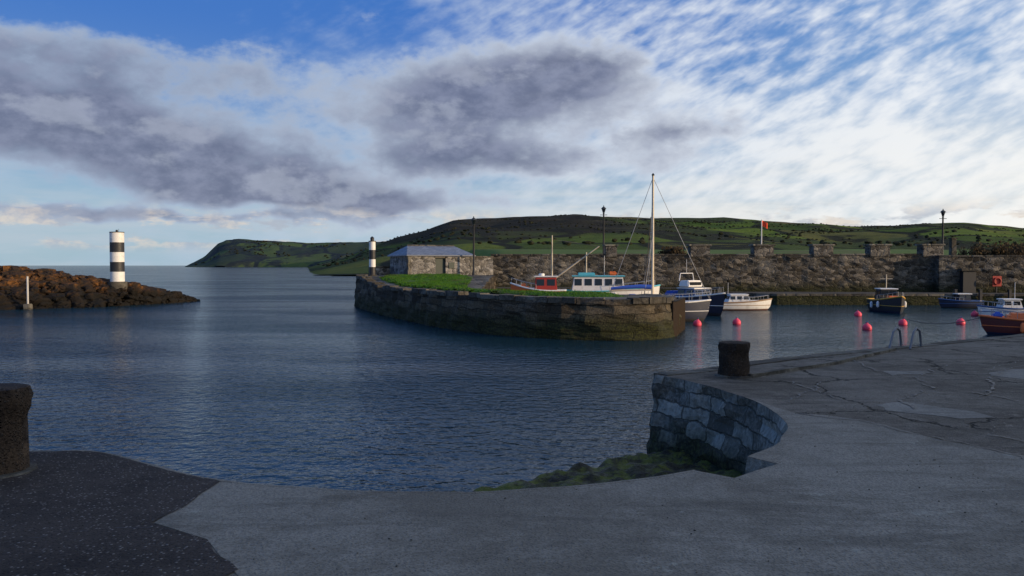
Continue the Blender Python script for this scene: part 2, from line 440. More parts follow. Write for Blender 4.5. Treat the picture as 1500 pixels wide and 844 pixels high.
apr_out = [G(*q, QZ) for q in [(1165, 606), (1215, 609), (1290, 622), (1380, 645), (1500, 668), (1700, 700)]] + [(6, -3), (-2, -3)] + [G(*q, QZ) for q in [(352, 850), (303, 790), (230, 766)]]
sheet('apron_slab', densify(apr, .3, .035) + densify(apr_out, .3, .05), QZ + .004, M_apron, quay)
tar = [p for p in ne_s if p[0] < G(322, 706, QZ)[0] - .02] + [G(322, 706, QZ)] + densify([G(*q, QZ) for q in [(322, 706), (230, 766), (303, 790), (352, 850)]], .12, .09)[1:-1] + [(-2.1, 3.5), (-2, -3), (-60, -3)]
sheet('tarmac_patch', tar, QZ + .008, M_tar, quay)
for nm, pts in (('patch_a', [(1280, 592), (1330, 590), (1420, 604), (1465, 612), (1400, 613), (1310, 603)]),
                ('patch_b', [(1455, 543), (1500, 541), (1540, 548), (1500, 556), (1450, 551)]),
                ('patch_c', [(1300, 545), (1345, 543), (1352, 547), (1310, 551)])):
    sheet(nm, densify([G(*q, QZ) for q in pts], .12, .14, True), QZ + .004, M_patch, quay)
def crack(name, pxs, w):
    pts = densify([G(*q, QZ) for q in pxs], .10, .0)
    ox = oy = 0; P = []
    for x, y in pts:
        ox = ox * .8 + random.uniform(-.05, .05); oy = oy * .8 + random.uniform(-.08, .08); P.append((x + ox, y + oy))
    V = []; Fc = []
    for i, (x, y) in enumerate(P):
        ww = w * random.uniform(.2, 1.2)
        V += [(x - ww, y - ww * .6, QZ + .012), (x + ww, y + ww * .6, QZ + .012)]
    for i in range(len(P) - 1): Fc.append((2 * i, 2 * i + 1, 2 * i + 3, 2 * i + 2))
    mesh(name, V, Fc, BLK, quay)
crack('crack_a', [(1385, 535), (1340, 552), (1365, 570), (1330, 590), (1345, 600)], .035)
crack('crack_b', [(1500, 536), (1450, 552), (1458, 568), (1442, 585)], .04)
crack('crack_c', [(1160, 590), (1215, 560), (1300, 545)], .02)
crack('crack_d', [(1500, 600), (1440, 640), (1500, 650)], .012)
crack('crack_e', [(0, 800), (130, 770), (230, 768)], .006)
crack('crack_f', [(1165, 606), (1290, 622), (1380, 645), (1500, 668)], .012)
crack('crack_g', [(1250, 528), (1290, 545), (1420, 548), (1500, 530)], .024)
crack('crack_h', [(1160, 560), (1240, 590), (1420, 575), (1500, 590)], .018)
nx, ny = 80, 100
def inside(x, y, P):
    c = False; j = len(P) - 1
    for i in range(len(P)):
        if (P[i][1] > y) != (P[j][1] > y) and x < (P[j][0] - P[i][0]) * (y - P[i][1]) / (P[j][1] - P[i][1]) + P[i][0]: c = not c
        j = i
    return c
V = []; Fc = []
for _ in range(2600):
    x = random.uniform(-5, 6); y = random.uniform(3, 11)
    on_tar = inside(x, y, tar)
    if not inside(x, y, poly) or (not on_tar and random.random() > .16): continue
    s = random.uniform(.003, .008) * (1 if random.random() > .04 else 1.8); n = len(V); sx_, sy2 = random.uniform(.7, 1.4), random.uniform(.7, 1.4)
    for v in ICO1[0]: V.append((x + v.x * s * sx_, y + v.y * s * sy2, QZ + .01 + v.z * s * .6))
    for f in ICO1[1]: Fc.append((f[0] + n, f[1] + n, f[2] + n))
mesh('loose_grit', V, Fc, M_cope)

# seaweed-covered ledge at the foot of the inlet
def lz(x, y):
    t = (y - (11.05 + x * .80 + .35 * mnoise.noise(Vector((x * 1.5, y * 1.5, 0)))))
    s = sstep(.3, -.3, t)
    return -.28 + .43 * s + .10 * sstep(-.4, -2.0, t) + .12 * mnoise.noise(Vector((x * 2, y * 2, 0))) + .08 * mnoise.noise(Vector((x * 6, y * 6, 4)))
V = []; Fc = []
for j in range(ny + 1):
    for i in range(nx + 1):
        x = -2.5 + 7 * i / nx; y = 5.6 + 8 * j / ny; V.append((x, y, lz(x, y)))
for j in range(ny):
    for i in range(nx):
        a = j * (nx + 1) + i; Fc.append((a, a + 1, a + nx + 2, a + nx + 1))
mesh('seaweed_ledge', V, Fc, M_ledge, None, True)

def bollard(loc, r, h):
    e = empty('mooring_bollard', loc)
    lathe('post', [(r * 1.02, -.02), (r * 1.0, .05), (r * .97, h * .3), (r * .95, h * .55), (r * .98, h * .72), (r * 1.05, h * .78), (r * 1.07, h * .9), (r * 1.0, h), (r * .8, h + .012), (.02, h + .015)], M_bollard, e, 40, rough=.035)
    lathe('base_ring', [(r * 1.25, 0), (r * 1.22, .02), (r * 1.05, .028)], M_cope, e, 28, rough=.04)
gx, gy = G(1075, 551, QZ); bollard((gx, gy, QZ), .24, .55)
gx, gy = G(-3, 692, QZ); bollard((gx, gy, QZ), .24, .74)

lx, ly = G(1328, 508, QZ)
e = empty('quay_ladder', (lx, ly, QZ), R(-18))
for s in (-.2, .2):
    tube('rail_%s' % ('l' if s < 0 else 'r'), [(s + .12, .15, -1.6), (s + .1, .1, .1), (s + .06, .02, .36), (s - .02, -.08, .42), (s - .1, -.25, .34), (s - .22, -.6, 0)], .026, LADD, e)
for i in range(5): tube('rung_%d' % i, [(-.09, .14, -.25 - .28 * i), (.31, .14, -.25 - .28 * i)], .015, LADD, e)

# ================= PIER (harbour arm) =================
def WL(px, py): return G(px, py, 0)
pf = [WL(518, 447), WL(535, 453), WL(560, 461), WL(600, 470), WL(640, 479), WL(720, 490), WL(780, 494.5), WL(850, 498), WL(930, 499), WL(975, 496), WL(990, 489)]
pf = [(pf[0][0] + .15, pf[0][1] + 10)] + pf
pfs = smoothpts(pf, 2)
back = [(8.1, 39.6), (7.6, 40.6), (4, 41.6), (1, 42.2), (-1.2, 44), (-1.9, 50), (-1.6, 60), (-1.4, 67.5)]
def pz(x, y):
    return 1.60 + .56 * sstep(50, 62, y) + .10 * sstep(3, -3, x)
def ptz(x, y): return pz(x, y) + .09 * mnoise.noise(Vector((x * .8, y * .8, 0))) + .06 * mnoise.noise(Vector((x * 2.5, y * 2.5, 5)))
pier = empty('harbour_pier')
pe = densify(pfs + back, .4, .12)
wallstrip('pier_wall', pe, ptz, -.5, M_pier, .25, .18, 18, pier, side=1, freq=1.3)
sheet('pier_top', pe + [(-1.4, 75), (-14, 75)], ptz, M_cope, pier)
def blocks(name, pts, zf, mat, parent, w=.5, h=.16, L0=.7, L1=1.5, off=0.0):
    V = []; Fc = []
    cum = [0]
    for a, b in zip(pts, pts[1:]): cum.append(cum[-1] + math.hypot(b[0] - a[0], b[1] - a[1]))
    def at(s):
        for i in range(len(pts) - 1):
            if s <= cum[i + 1]:
                t = (s - cum[i]) / max(1e-6, cum[i + 1] - cum[i]); return Vector((lerp(pts[i][0], pts[i + 1][0], t), lerp(pts[i][1], pts[i + 1][1], t)))
        return Vector(pts[-1])
    s = 0
    while s < cum[-1] - L1:
        L = random.uniform(L0, L1)
        if random.random() > .12:
            a = at(s + .02); b = at(s + L - .02); t = (b - a).normalized(); nn = Vector((t.y, -t.x))
            o = off + random.uniform(-.04, .05); ww = w * random.uniform(.8, 1.2); hh = h * random.uniform(.7, 1.2)
            z0 = zf(a.x, a.y) - .1 + random.uniform(-.03, .03)
            c = [a + nn * o, b + nn * o, b - nn * ww, a - nn * ww]; k0 = len(V)
            V += [(q.x, q.y, z0) for q in c] + [(q.x, q.y, z0 + hh + random.uniform(-.015, .015)) for q in c]
            for f in ((0, 1, 5, 4), (1, 2, 6, 5), (2, 3, 7, 6), (3, 0, 4, 7), (4, 5, 6, 7)): Fc.append(tuple(k0 + q for q in f))
        s += L
    return mesh(name, V, Fc, mat, parent)
blocks('pier_coping', pfs[2:], pz, M_cope, pier, w=.55, h=.22, off=.06)
gout = smoothpts([(-10.0, 60), (-9.2, 56.3), (-6.9, 51), (-4.2, 46), (-2.4, 42.0), (0.3, 38.8), (3, 37.6), (5.2, 37.6), (5.8, 38.7), (4.5, 40.4), (1.5, 41.0), (-2.2, 42.8), (-3, 50), (-2.8, 58), (-4, 62.5), (-8, 61.5)], 2)
G2 = {}; V = []; gpts = []
for i in range(75):
    for j in range(112):
        x = -11 + i * .25; y = 35.5 + j * .25
        if inside(x, y, gout):
            d = min(math.hypot(x - a, y - b) for a, b in gout)
            z = pz(x, y) - .04 + .20 * sstep(0, .8, d) + .07 * mnoise.noise(Vector((x * .7, y * .7, 2)))
            G2[i, j] = len(V); V.append((x, y, z)); gpts.append((x, y, z))
Fc = [(G2[i, j], G2[i + 1, j], G2[i + 1, j + 1], G2[i, j + 1]) for (i, j) in G2 if (i + 1, j) in G2 and (i, j + 1) in G2 and (i + 1, j + 1) in G2]
mesh('pier_grass', V, Fc, M_grass, None, True)
V = []; Fc = []
for _ in range(26000):
    p = random.choice(gpts); x = p[0] + random.uniform(-.13, .13); y = p[1] + random.uniform(-.13, .13); z = p[2] - .03
    cl = mnoise.noise(Vector((x * 1.1, y * 1.1, 0)))
    if cl < -.4: continue
    h = random.uniform(.03, .08) * (1.0 + 1.6 * max(0, cl)); a = random.uniform(0, 6.28); w = .018
    n = len(V); V += [(x - w * math.cos(a), y - w * math.sin(a), z), (x + w * math.cos(a), y + w * math.sin(a), z), (x + random.uniform(-.05, .05), y + random.uniform(-.05, .05), z + h + .03)]
    Fc.append((n, n + 1, n + 2))
mesh('grass_tufts', V, Fc, M_blade)

# ---- boat house ----
hx, hy = X(598, 64), 64.0
a = R(27); L, Wd = 5.7, 4.6
hz = Z(405, 64) - .12
house = empty('stone_boathouse', (hx, hy, hz), a)
H = 1.85
def wallpanel(name, w, h, t, holes, parent, mat):
    xs = sorted({0, w, *[q for hh in holes for q in (hh[0], hh[2])]}); zs = sorted({0, h, *[q for hh in holes for q in (hh[1], hh[3])]})
    bm = bmesh.new()
    for i in range(len(xs) - 1):
        for j in range(len(zs) - 1):
            cx = (xs[i] + xs[i + 1]) / 2; cz = (zs[j] + zs[j + 1]) / 2
            if any(q[0] < cx < q[2] and q[1] < cz < q[3] for q in holes): continue
            x0, x1, z0, z1 = xs[i], xs[i + 1], zs[j], zs[j + 1]
            v = [bm.verts.new(c) for c in ((x0, 0, z0), (x1, 0, z0), (x1, 0, z1), (x0, 0, z1), (x0, t, z0), (x1, t, z0), (x1, t, z1), (x0, t, z1))]
            for f in ((0, 1, 2, 3), (5, 4, 7, 6), (4, 0, 3, 7), (1, 5, 6, 2), (3, 2, 6, 7), (4, 5, 1, 0)): bm.faces.new([v[i] for i in f])
    bmesh.ops.remove_doubles(bm, verts=bm.verts, dist=.001)
    seen = {}
    for f in bm.faces:
        key = tuple(round(c, 3) for c in f.calc_center_median()); seen.setdefault(key, []).append(f)
    dl = [f for q in seen.values() if len(q) > 1 for f in q]
    bmesh.ops.delete(bm, geom=dl, context='FACES')
    return bm_obj(name, bm, mat, parent)
wallpanel('front_wall', L, H, .4, [(2.35, 0, 3.25, 1.6)], house, M_house)
box('side_wall_left', (.2, .4 + (Wd - .4) / 2, H / 2), (.4, Wd - .41, H), M_house, house, .03)
box('side_wall_right', (L - .2, .4 + (Wd - .4) / 2, H / 2), (.4, Wd - .41, H), M_house, house, .03)
box('back_wall', (L / 2, Wd - .2, H / 2), (L - .82, .4, H), M_house, house, .03)
box('door', (2.8, .25, .8), (.88, .06, 1.58), GRN, house, .01)
box('door_lintel', (2.8, .04, 1.68), (1.2, .14, .14), M_cope, house, .01)
box('notice_board', (3.75, -.03, 1.0), (.5, .05, .5), GRN, house, .01)
for nm, xx in (('quoin_left', .12), ('quoin_right', L - .12)):
    for i in range(6): box('%s_%d' % (nm, i), (xx, .12, .17 + i * .30), (.34 if i % 2 else .26, .30, .28), M_capst, house, .02)
o_, rz_, hip = .18, .80, .75
rv = [(-o_, -o_, H), (L + o_, -o_, H), (L + o_, Wd + o_, H), (-o_, Wd + o_, H), (hip, Wd / 2, H + rz_), (L - hip, Wd / 2, H + rz_)]
ro = mesh('roof', rv + [(x, y, z - .09) for x, y, z in rv[:4]], [(0, 1, 5, 4), (1, 2, 5), (2, 3, 4, 5), (3, 0, 4), (0, 6, 7, 1), (1, 7, 8, 2), (2, 8, 9, 3), (3, 9, 6, 0), (9, 8, 7, 6)], M_slate, house)
uvl = ro.data.uv_layers.new(name='UVMap')
for pl in ro.data.polygons:
    for li in pl.loop_indices:
        co = ro.data.vertices[ro.data.loops[li].vertex_index].co
        if pl.index in (0, 2): uvl.data[li].uv = (co.x, math.hypot(co.y - Wd / 2, co.z - H - rz_))
        else: uvl.data[li].uv = (co.y, math.hypot(co.x - L / 2, co.z - H - rz_))
tube('ridge_tiles', [(hip, Wd / 2, H + rz_ + .02), (L - hip, Wd / 2, H + rz_ + .02)], .07, M_cope, house)
def stonewall(name, pts, z0, z1, th, mat, cap=True, rows=6):
    e = empty(name)
    P = densify(pts, .5)
    off = []
    for i, (x, y) in enumerate(P):
        a_ = P[max(0, i - 1)]; b_ = P[min(len(P) - 1, i + 1)]
        t = Vector((b_[0] - a_[0], b_[1] - a_[1])).normalized(); off.append((x - t.y * th, y + t.x * th))
    wallstrip('face_front', P, z1, z0, mat, .08, .14, rows, e, side=1)
    wallstrip('face_back', off, z1, z0, mat, .08, .05, rows, e, side=-1)
    V = []; Fc = []
    for p_, q_ in zip(P, off): V += [(*p_, z1), (*q_, z1)]
    for i in range(len(P) - 1): Fc.append((2 * i, 2 * i + 2, 2 * i + 3, 2 * i + 1))
    mesh('top', V, Fc, mat, e)
    if cap: ribbon('coping', P, .07, -th - .06, z1 - .02, .13, M_cope, e, side=1, jit=.05)
    for nm, i in (('end_a', 0), ('end_b', -1)):
        p_, q_ = P[i], off[i]; mesh(nm, [(*p_, z0), (*q_, z0), (*q_, z1), (*p_, z1)], [(0, 1, 2, 3)], mat, e)
    return e
stonewall('stone_wall', [(X(690, 67), 67), (X(722, 68), 68)], 1.9, Z(377, 67), .45, M_house, rows=5)
stonewall('stone_wall', [(X(538, 64) , 66), (X(569, 67), 67.5)], 2.0, Z(392, 66), .35, M_house, rows=4)

# ================= HARBOUR WALL =================
hw = stonewall('harbour_wall', [(X(719, 70), 70.2), (X(890, 70), 69.6), (X(1130, 68.5), 68.5), (X(1375, 68), 67.5)], .2, 4.0, .9, M_wall, rows=16)
for i, pxx in enumerate((895, 1025, 1118, 1205, 1288, 1365)):
    y0 = lerp(69.6, 67.5, (pxx - 890) / 485)
    x0 = X(pxx, y0)
    wdt = 1.7 if pxx != 895 else 1.0
    box('merlon_%d' % i, (x0, y0 + .40, 4.32), (wdt, 1.1, .95), M_merlon, hw, .04)
    box('merlon_cap_%d' % i, (x0, y0 + .40, 4.86), (wdt + .26, 1.3, .13), M_capst, hw, .02)
hw2 = stonewall('harbour_wall', [(X(1377, 66.3), 66.5), (X(1500, 66), 65.6), (62, 64.8)], .2, 3.85, .9, M_wall, rows=16)
bx = X(1418, 66)
box('archway_shade', (bx, 66.0, 1.7), (1.1, .5, 1.9), BLK, hw2, .02)  # solid black block painted in for the shade inside the opening
box('archway_lintel', (bx, 65.85, 2.75), (1.6, .6, .22), M_cope, hw2, .03)
led = empty('harbour_ledge')
lpts = [(X(1035, 66), 65.6), (X(1135, 63), 62.5), (X(1380, 62.5), 62), (60, 60.5)]
lpd = densify(lpts, .5, .05)
wallstrip('ledge_face', lpd, .85, -.5, M_wall, .1, .08, 6, led, side=1)
sheet('ledge_top', lpd + [(60, 66), (X(1035, 70), 70.3)], .85, M_track, led)
ribbon('ledge_coping', lpd, .05, -.5, .72, .17, M_cope, led, side=1, jit=.03)
led2 = empty('harbour_ledge')
lpd = densify([(-1.6, 66.5), (X(900, 68), 67), (X(1035, 66), 65.6)], .5, .05)
wallstrip('ledge_face', lpd, 1.2, -.5, M_wall, .1, .08, 6, led2, side=1)
sheet('ledge_top', lpd + [(X(1035, 70), 70.3), (-1.6, 71)], 1.2, M_track, led2)
lifebuoy = empty('lifebuoy_station', (X(1460, 65.4), 65.35, Z(412, 65.4)), 0)
box('backboard', (0, 0, 0), (.75, .06, .85), RED, lifebuoy, .02)
ring = [( .27 * math.cos(t * math.pi / 8), -.09, .27 * math.sin(t * math.pi / 8)) for t in range(16)]
tube('ring', ring, .05, RED, lifebuoy, cyc=True)
box('post', (0, .06, -.9), (.1, .08, 1.3), IRON, lifebuoy, .01)
for i, pxx in enumerate((1402, 1437, 1478)):
    e = empty('timber_fender', (X(pxx, 61.6), lerp(61.8, 61.3, i / 3), 0)); box('pile', (0, 0, .35), (.22, .18, 1.7), BLK, e, .02); box('cap', (0, 0, 1.22), (.26, .22, .05), IRON, e, .01)

# ================= LAMPS, FLAG, PILLAR =================
def lamp(x, y, z0, z1):
    h = z1 - z0; e = empty('street_lamp', (x, y, z0))
    lathe('post', [(.16, 0), (.17, .1), (.13, .5), (.11, .6), (.085, .8), (.065, h - .65), (.10, h - .6), (.06, h - .55)], IRON, e, 14)
    lathe('lantern_glass', [(.09, h - .54), (.19, h - .22), (.19, h - .2)], GLS, e, 6, smooth=False)
    lathe('lantern_cap', [(.25, h - .2), (.2, h - .13), (.1, h - .04), (.04, h), (.04, h + .1)], IRON, e, 12)
    tube('ladder_bar', [(-.32, 0, h - .75), (.32, 0, h - .75)], .025, IRON, e)
lamp(X(694, 65.5), 65.5, 2.0, Z(319, 65.5))
lamp(X(884, 72), 72, 3.0, Z(303, 72))
lamp(X(1380, 70), 70, 3.4, Z(308, 70))
fp = empty('flagpole', (X(1115, 71), 71, 3.6))
tube('pole', [(0, 0, 0), (0, 0, Z(322, 71) - 3.6)], .06, W_, fp, r2=.04)
V = []; Fc = []
ft = Z(323, 71) - 3.6
for i in range(9):
    for j in range(6):
        u = i / 8; V.append((.04 + u * .48, .1 * math.sin(u * 6), ft - j / 5 * .5 - .28 * u ** 1.3 + .02 * math.sin(i + j)))
for i in range(8):
    for j in range(5): Fc.append((i * 6 + j, i * 6 + j + 1, (i + 1) * 6 + j + 1, (i + 1) * 6 + j))
mesh('flag', V, Fc, paint('flag_cloth', (.75, .08, .03), .8, .1), fp, True)
pl = empty('stone_pillar', (X(1395, 72), 72, 3.6))
box('shaft', (0, 0, .95), (.5, .5, 1.9), M_cope, pl, .03, taper=(.85, .85)); box('cap', (0, 0, 1.95), (.6, .6, .1), M_cope, pl, .02)

# ================= BEACONS =================
def beacon(name, x, y, z0, h, r, bands, cols, top):
    e = empty(name, (x, y, z0))
    lathe('footing', [(r * 1.35, -.5), (r * 1.35, .04), (r * 1.2, .08)], M_cope, e, 24)
    z = .08; hh = (h - .08) / sum(bands)
    for i, (b, c) in enumerate(zip(bands, cols)):
        z2 = z + b * hh
        lathe('band_%d' % i, [(r, z + .001), (r, z2)], c, e, 32); z = z2
    top(e, z)
def top1(e, z):
    lathe('parapet', [(.54, z), (.54, z + .05), (.5, z + .06)], M_cope, e, 32)
    lathe('light', [(.09, z + .06), (.09, z + .18), (.05, z + .22)], BLK, e, 12)
    tube('aerial', [(.15, 0, z), (.15, 0, z + .3)], .012, IRON, e)
bx, by = X(172, 62), 62
beacon('striped_lighthouse', bx, by, Z(414, 62), Z(341, 62) - Z(414, 62), .52, (1, 1, 1, 1, 1), (W_, BLK, W_, BLK, W_), top1)
def top2(e, z):
    lathe('gallery', [(.3, z), (.3, z + .05), (.2, z + .06)], BLK, e, 20)
    lathe('lamp_house', [(.15, z + .06), (.15, z + .26), (.17, z + .28), (.04, z + .4)], BLK, e, 14)
beacon('striped_beacon', X(545.5, 62.5), 62.5, Z(404, 62.5), Z(354, 62.5) - Z(404, 62.5), .25, (1, 1, 1.2, 1.1), (BLK, W_, BLK, W_), top2)

# ================= BREAKWATER =================
bw_top = [(-90, 72, 4.3), (-60, 63, 3.9), (X(0, 60), 60, 3.0), (X(80, 61), 61, 2.5), (X(180, 63), 63, 1.75), (X(250, 67), 67, .75), (X(276, 69), 69, .1)]
def bw(t):
    f = t * (len(bw_top) - 1); i = min(int(f), len(bw_top) - 2); s = f - i
    return [lerp(bw_top[i][q], bw_top[i + 1][q], s) for q in range(3)]
V = []; Fc = []
def boulder(c, s, flat=.7):
    mt = Matrix.Translation(c) @ Matrix.Rotation(random.uniform(0, 6.28), 4, 'Z') @ Matrix.Rotation(random.uniform(-.6, .6), 4, 'X') @ Matrix.Diagonal((s * random.uniform(.9, 1.4), s * random.uniform(.6, .95), s * flat * random.uniform(.6, 1.1), 1))
    sd = random.uniform(0, 100); n = len(V)
    for v in ICO2[0]:
        q = max(abs(v.x), abs(v.y), abs(v.z))
        V.append(mt @ (v * (lerp(1, .75 / q, .8) + .32 * mnoise.noise(v * 1.6 + Vector((sd, 0, 0))))))
    for f in ICO2[1]: Fc.append((f[0] + n, f[1] + n, f[2] + n))
for _ in range(2000):
    t = .1 + .9 * random.random() ** .8; x, y, z = bw(t)
    w = max(.6, z * 1.9); s = random.uniform(-1, .5)
    zz = z * (1 - abs(s) ** 1.5)
    sz = random.choice((.22, .3, .4, .6)) * random.uniform(.8, 1.25) * (1 if t > .6 else 1.2) * (.7 if z < .8 else 1)
    boulder((x + random.uniform(-.7, .7), y + s * w, zz - sz * .45 + random.uniform(-.12, .14)), sz, .65)
mesh('rock_breakwater', V, Fc, M_rock)
px_ = empty('marker_post', (X(40, 56), 56.0, 0)); tube('pole', [(0, 0, -.3), (0, 0, Z(405, 56))], .07, paint('post_grey', (.5, .48, .44)), px_); box('foot', (0, 0, .15), (.45, .45, .5), M_cope, px_, .04)

# ================= HILLS =================
Yr = 1200.
main = [(380, 395), (440, 391), (500, 379), (560, 359), (600, 347), (640, 331), (665, 323), (720, 319), (775, 316), (850, 317), (910, 318), (1000, 319), (1060, 319), (1120, 324), (1250, 332), (1300, 331), (1350, 328), (1410, 326), (1460, 330), (1500, 334), (1700, 345), (2400, 350)]
mainw = [(X(a_, Yr), Z(b_, Yr) - (0 if b_ < 385 else 4)) for a_, b_ in main]
def hz_main(x, y):
    ye = min(y, Yr)
    r = interp(mainw, x * Yr / ye)      # coast runs obliquely away from the harbour
    t = (y - 230) / (Yr - 230)
    if t <= 1: s = .03 + .97 * max(0, t) ** 1.1
    else: s = 1 - (t - 1) * .35
    z = r * s if r > 0 else r * .8
    rr = min(1, max(0, r) / 30)
    k_ = (.2 + .8 * sstep(0, .6, t)) * (1 - .8 * sstep(.8, 1, t)) * rr
    z += k_ * (8 * mnoise.noise(Vector((x * .007, y * .004, 5))) + 5 * mnoise.noise(Vector((x * .02, y * .012, 8))) + 1.2 * mnoise.noise(Vector((x * .06, y * .04, 3))))
    z += 1.0 * mnoise.noise(Vector((x * .03, 0, 11))) * sstep(.7, 1, t) * rr
    return z
def terrain(name, x0, x1, y0, y1, nx, ny, fn, mat):
    V = []; Fc = []
    for j in range(ny + 1):
        y = y0 + (y1 - y0) * (j / ny)
        for i in range(nx + 1):
            x = x0 + (x1 - x0) * i / nx; V.append((x, y, fn(x, y)))
    for j in range(ny):
        for i in range(nx):
            a_ = j * (nx + 1) + i; Fc.append((a_, a_ + 1, a_ + nx + 2, a_ + nx + 1))
    return mesh(name, V, Fc, mat, None, True)
terrain('hill', -420, 1700, 230, 1500, 230, 100, hz_main, M_hill)
Yh = 2000.
headp = [(262, 396), (270, 391), (284, 384), (300, 375), (312, 363), (320, 355), (330, 351.5), (350, 350), (400, 353), (450, 356), (500, 355), (560, 354), (620, 352), (700, 350)]
headw = [(X(a_, Yh), Z(b_, Yh)) for a_, b_ in headp]
def hz_head(x, y):
    r = interp(headw, x * Yh / min(y, Yh))
    if r <= 0: return -6
    t = (y - 1520) / (Yh - 1520)
    t += .12 * mnoise.noise(Vector((x * .01, 0, 3)))
    if t < 1: s = .1 * sstep(0, .05, t) + .9 * sstep(-.15, 1.15, t) if t > 0 else 0
    else: s = 1 - (t - 1) * .3
    z = r * s; rr = min(1, max(0, r) / 40)
    z += sstep(.05, .4, t) * rr * (1 - .8 * sstep(.8, 1, t)) * (7 * mnoise.noise(Vector((x * .008, y * .006, 1))) + 3.5 * mnoise.noise(Vector((x * .03, y * .02, 2))))
    z += 1.5 * mnoise.noise(Vector((x * .02, 5, 11))) * sstep(.7, 1, t) * rr
    return z - (2.5 if t < 0.0 else 0)
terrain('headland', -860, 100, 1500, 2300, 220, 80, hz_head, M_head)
def hz_low(x, y):
    shore = sstep(-2, 3, x - (-.2 * (y - 70)))
    z = lerp(-.6, 3.85, shore)
    return z + sstep(75, 125, y) * 1.6 * shore + .4 * mnoise.noise(Vector((x * .05, y * .05, 0))) * sstep(75, 100, y)
terrain('ground', -60, 260, 71.2, 330, 130, 80, hz_low, M_lawn)

V = []; Fc = []
def blob(c, s, hgt):
    n = len(V)
    for v in ICO1[0]:
        j = random.uniform(.6, 1.25)
        V.append((c[0] + v.x * s * j, c[1] + v.y * s * j, c[2] + hgt * .35 + v.z * hgt * .55 * j))
    for f in ICO1[1]: Fc.append((f[0] + n, f[1] + n, f[2] + n))
for _ in range(120):
    x = random.uniform(-260, 800); y = random.uniform(450, 1120)
    ang = random.choice((0.15, .05, -.2, 1.7)) + random.uniform(-.15, .15); n = random.randint(8, 34)
    for i in range(n):
        xx = x + math.cos(ang) * i * 5 + random.uniform(-1.5, 1.5); yy = y + math.sin(ang) * i * 5 + random.uniform(-2, 2)
        if yy > 1150 or yy < 400: continue
        z = hz_main(xx, yy)
        if z < 3 or random.random() < .2: continue
        s = random.uniform(.7, 1.7) * (.5 + .5 * yy / 1200); blob((xx, yy, z), s * 1.2, s * 1.1)
for _ in range(1500):
    x = random.uniform(-260, 750); y = random.uniform(380, 800)
    if mnoise.noise(Vector((x * .009, y * .009, 21))) < .2: continue
    z = hz_main(x, y)
    if z < 2: continue
    s = random.uniform(1.0, 2.0); blob((x, y, z), s, s * 1.2)
for _ in range(500):
    x = random.uniform(-650, -120); y = random.uniform(1600, 1980)
    if mnoise.noise(Vector((x * .008, y * .008, 2))) < .1: continue
    z = hz_head(x, y)
    if z < 3: continue
    s = random.uniform(1.8, 3.5); blob((x, y, z), s, s * 1.2)
mesh('hillside_trees', V, Fc, M_tree)

def shrub(name, c, rx, rz_, n, mat):
    V = []; Fc = []
    cl = [(c[0] + random.uniform(-rx, rx), c[1] + random.uniform(-1.5, 1.5), c[2] + random.uniform(0, rz_) * .6) for _ in range(18)]
    for _ in range(n):
        q = random.choice(cl); d = Vector((random.gauss(0, 1), random.gauss(0, 1), random.gauss(0, .8))) * rz_ * .28
        p_ = Vector(q) + d; s = random.uniform(.05, .13)
        a_ = Vector((random.gauss(0, 1), random.gauss(0, 1), random.gauss(0, 1))).normalized() * s; b_ = a_.orthogonal().normalized() * s
        k0 = len(V); V += [p_ - a_, p_ - b_, p_ + a_, p_ + b_]; Fc.append((k0, k0 + 1, k0 + 2, k0 + 3))
    e = empty(name)
    mesh('leaves', V, Fc, mat, e)
    for i in range(7):
        q = cl[i]; tube('stem_%d' % i, [(q[0] * .5 + c[0] * .5, c[1], c[2] - .6), (q[0], q[1], q[2])], .06, WOOD, e, r2=.02)
shrub('hedge_shrub', (X(1455, 74), 74, 4.0), 2.6, 1.25, 4000, M_bush)
shrub('hedge_shrub', (X(1500, 76), 76, 4.0), 3.0, 1.5, 4000, M_bush)
shrub('hedge_shrub', (X(985, 75), 75, 3.9), 1.0, .9, 1800, M_bush)

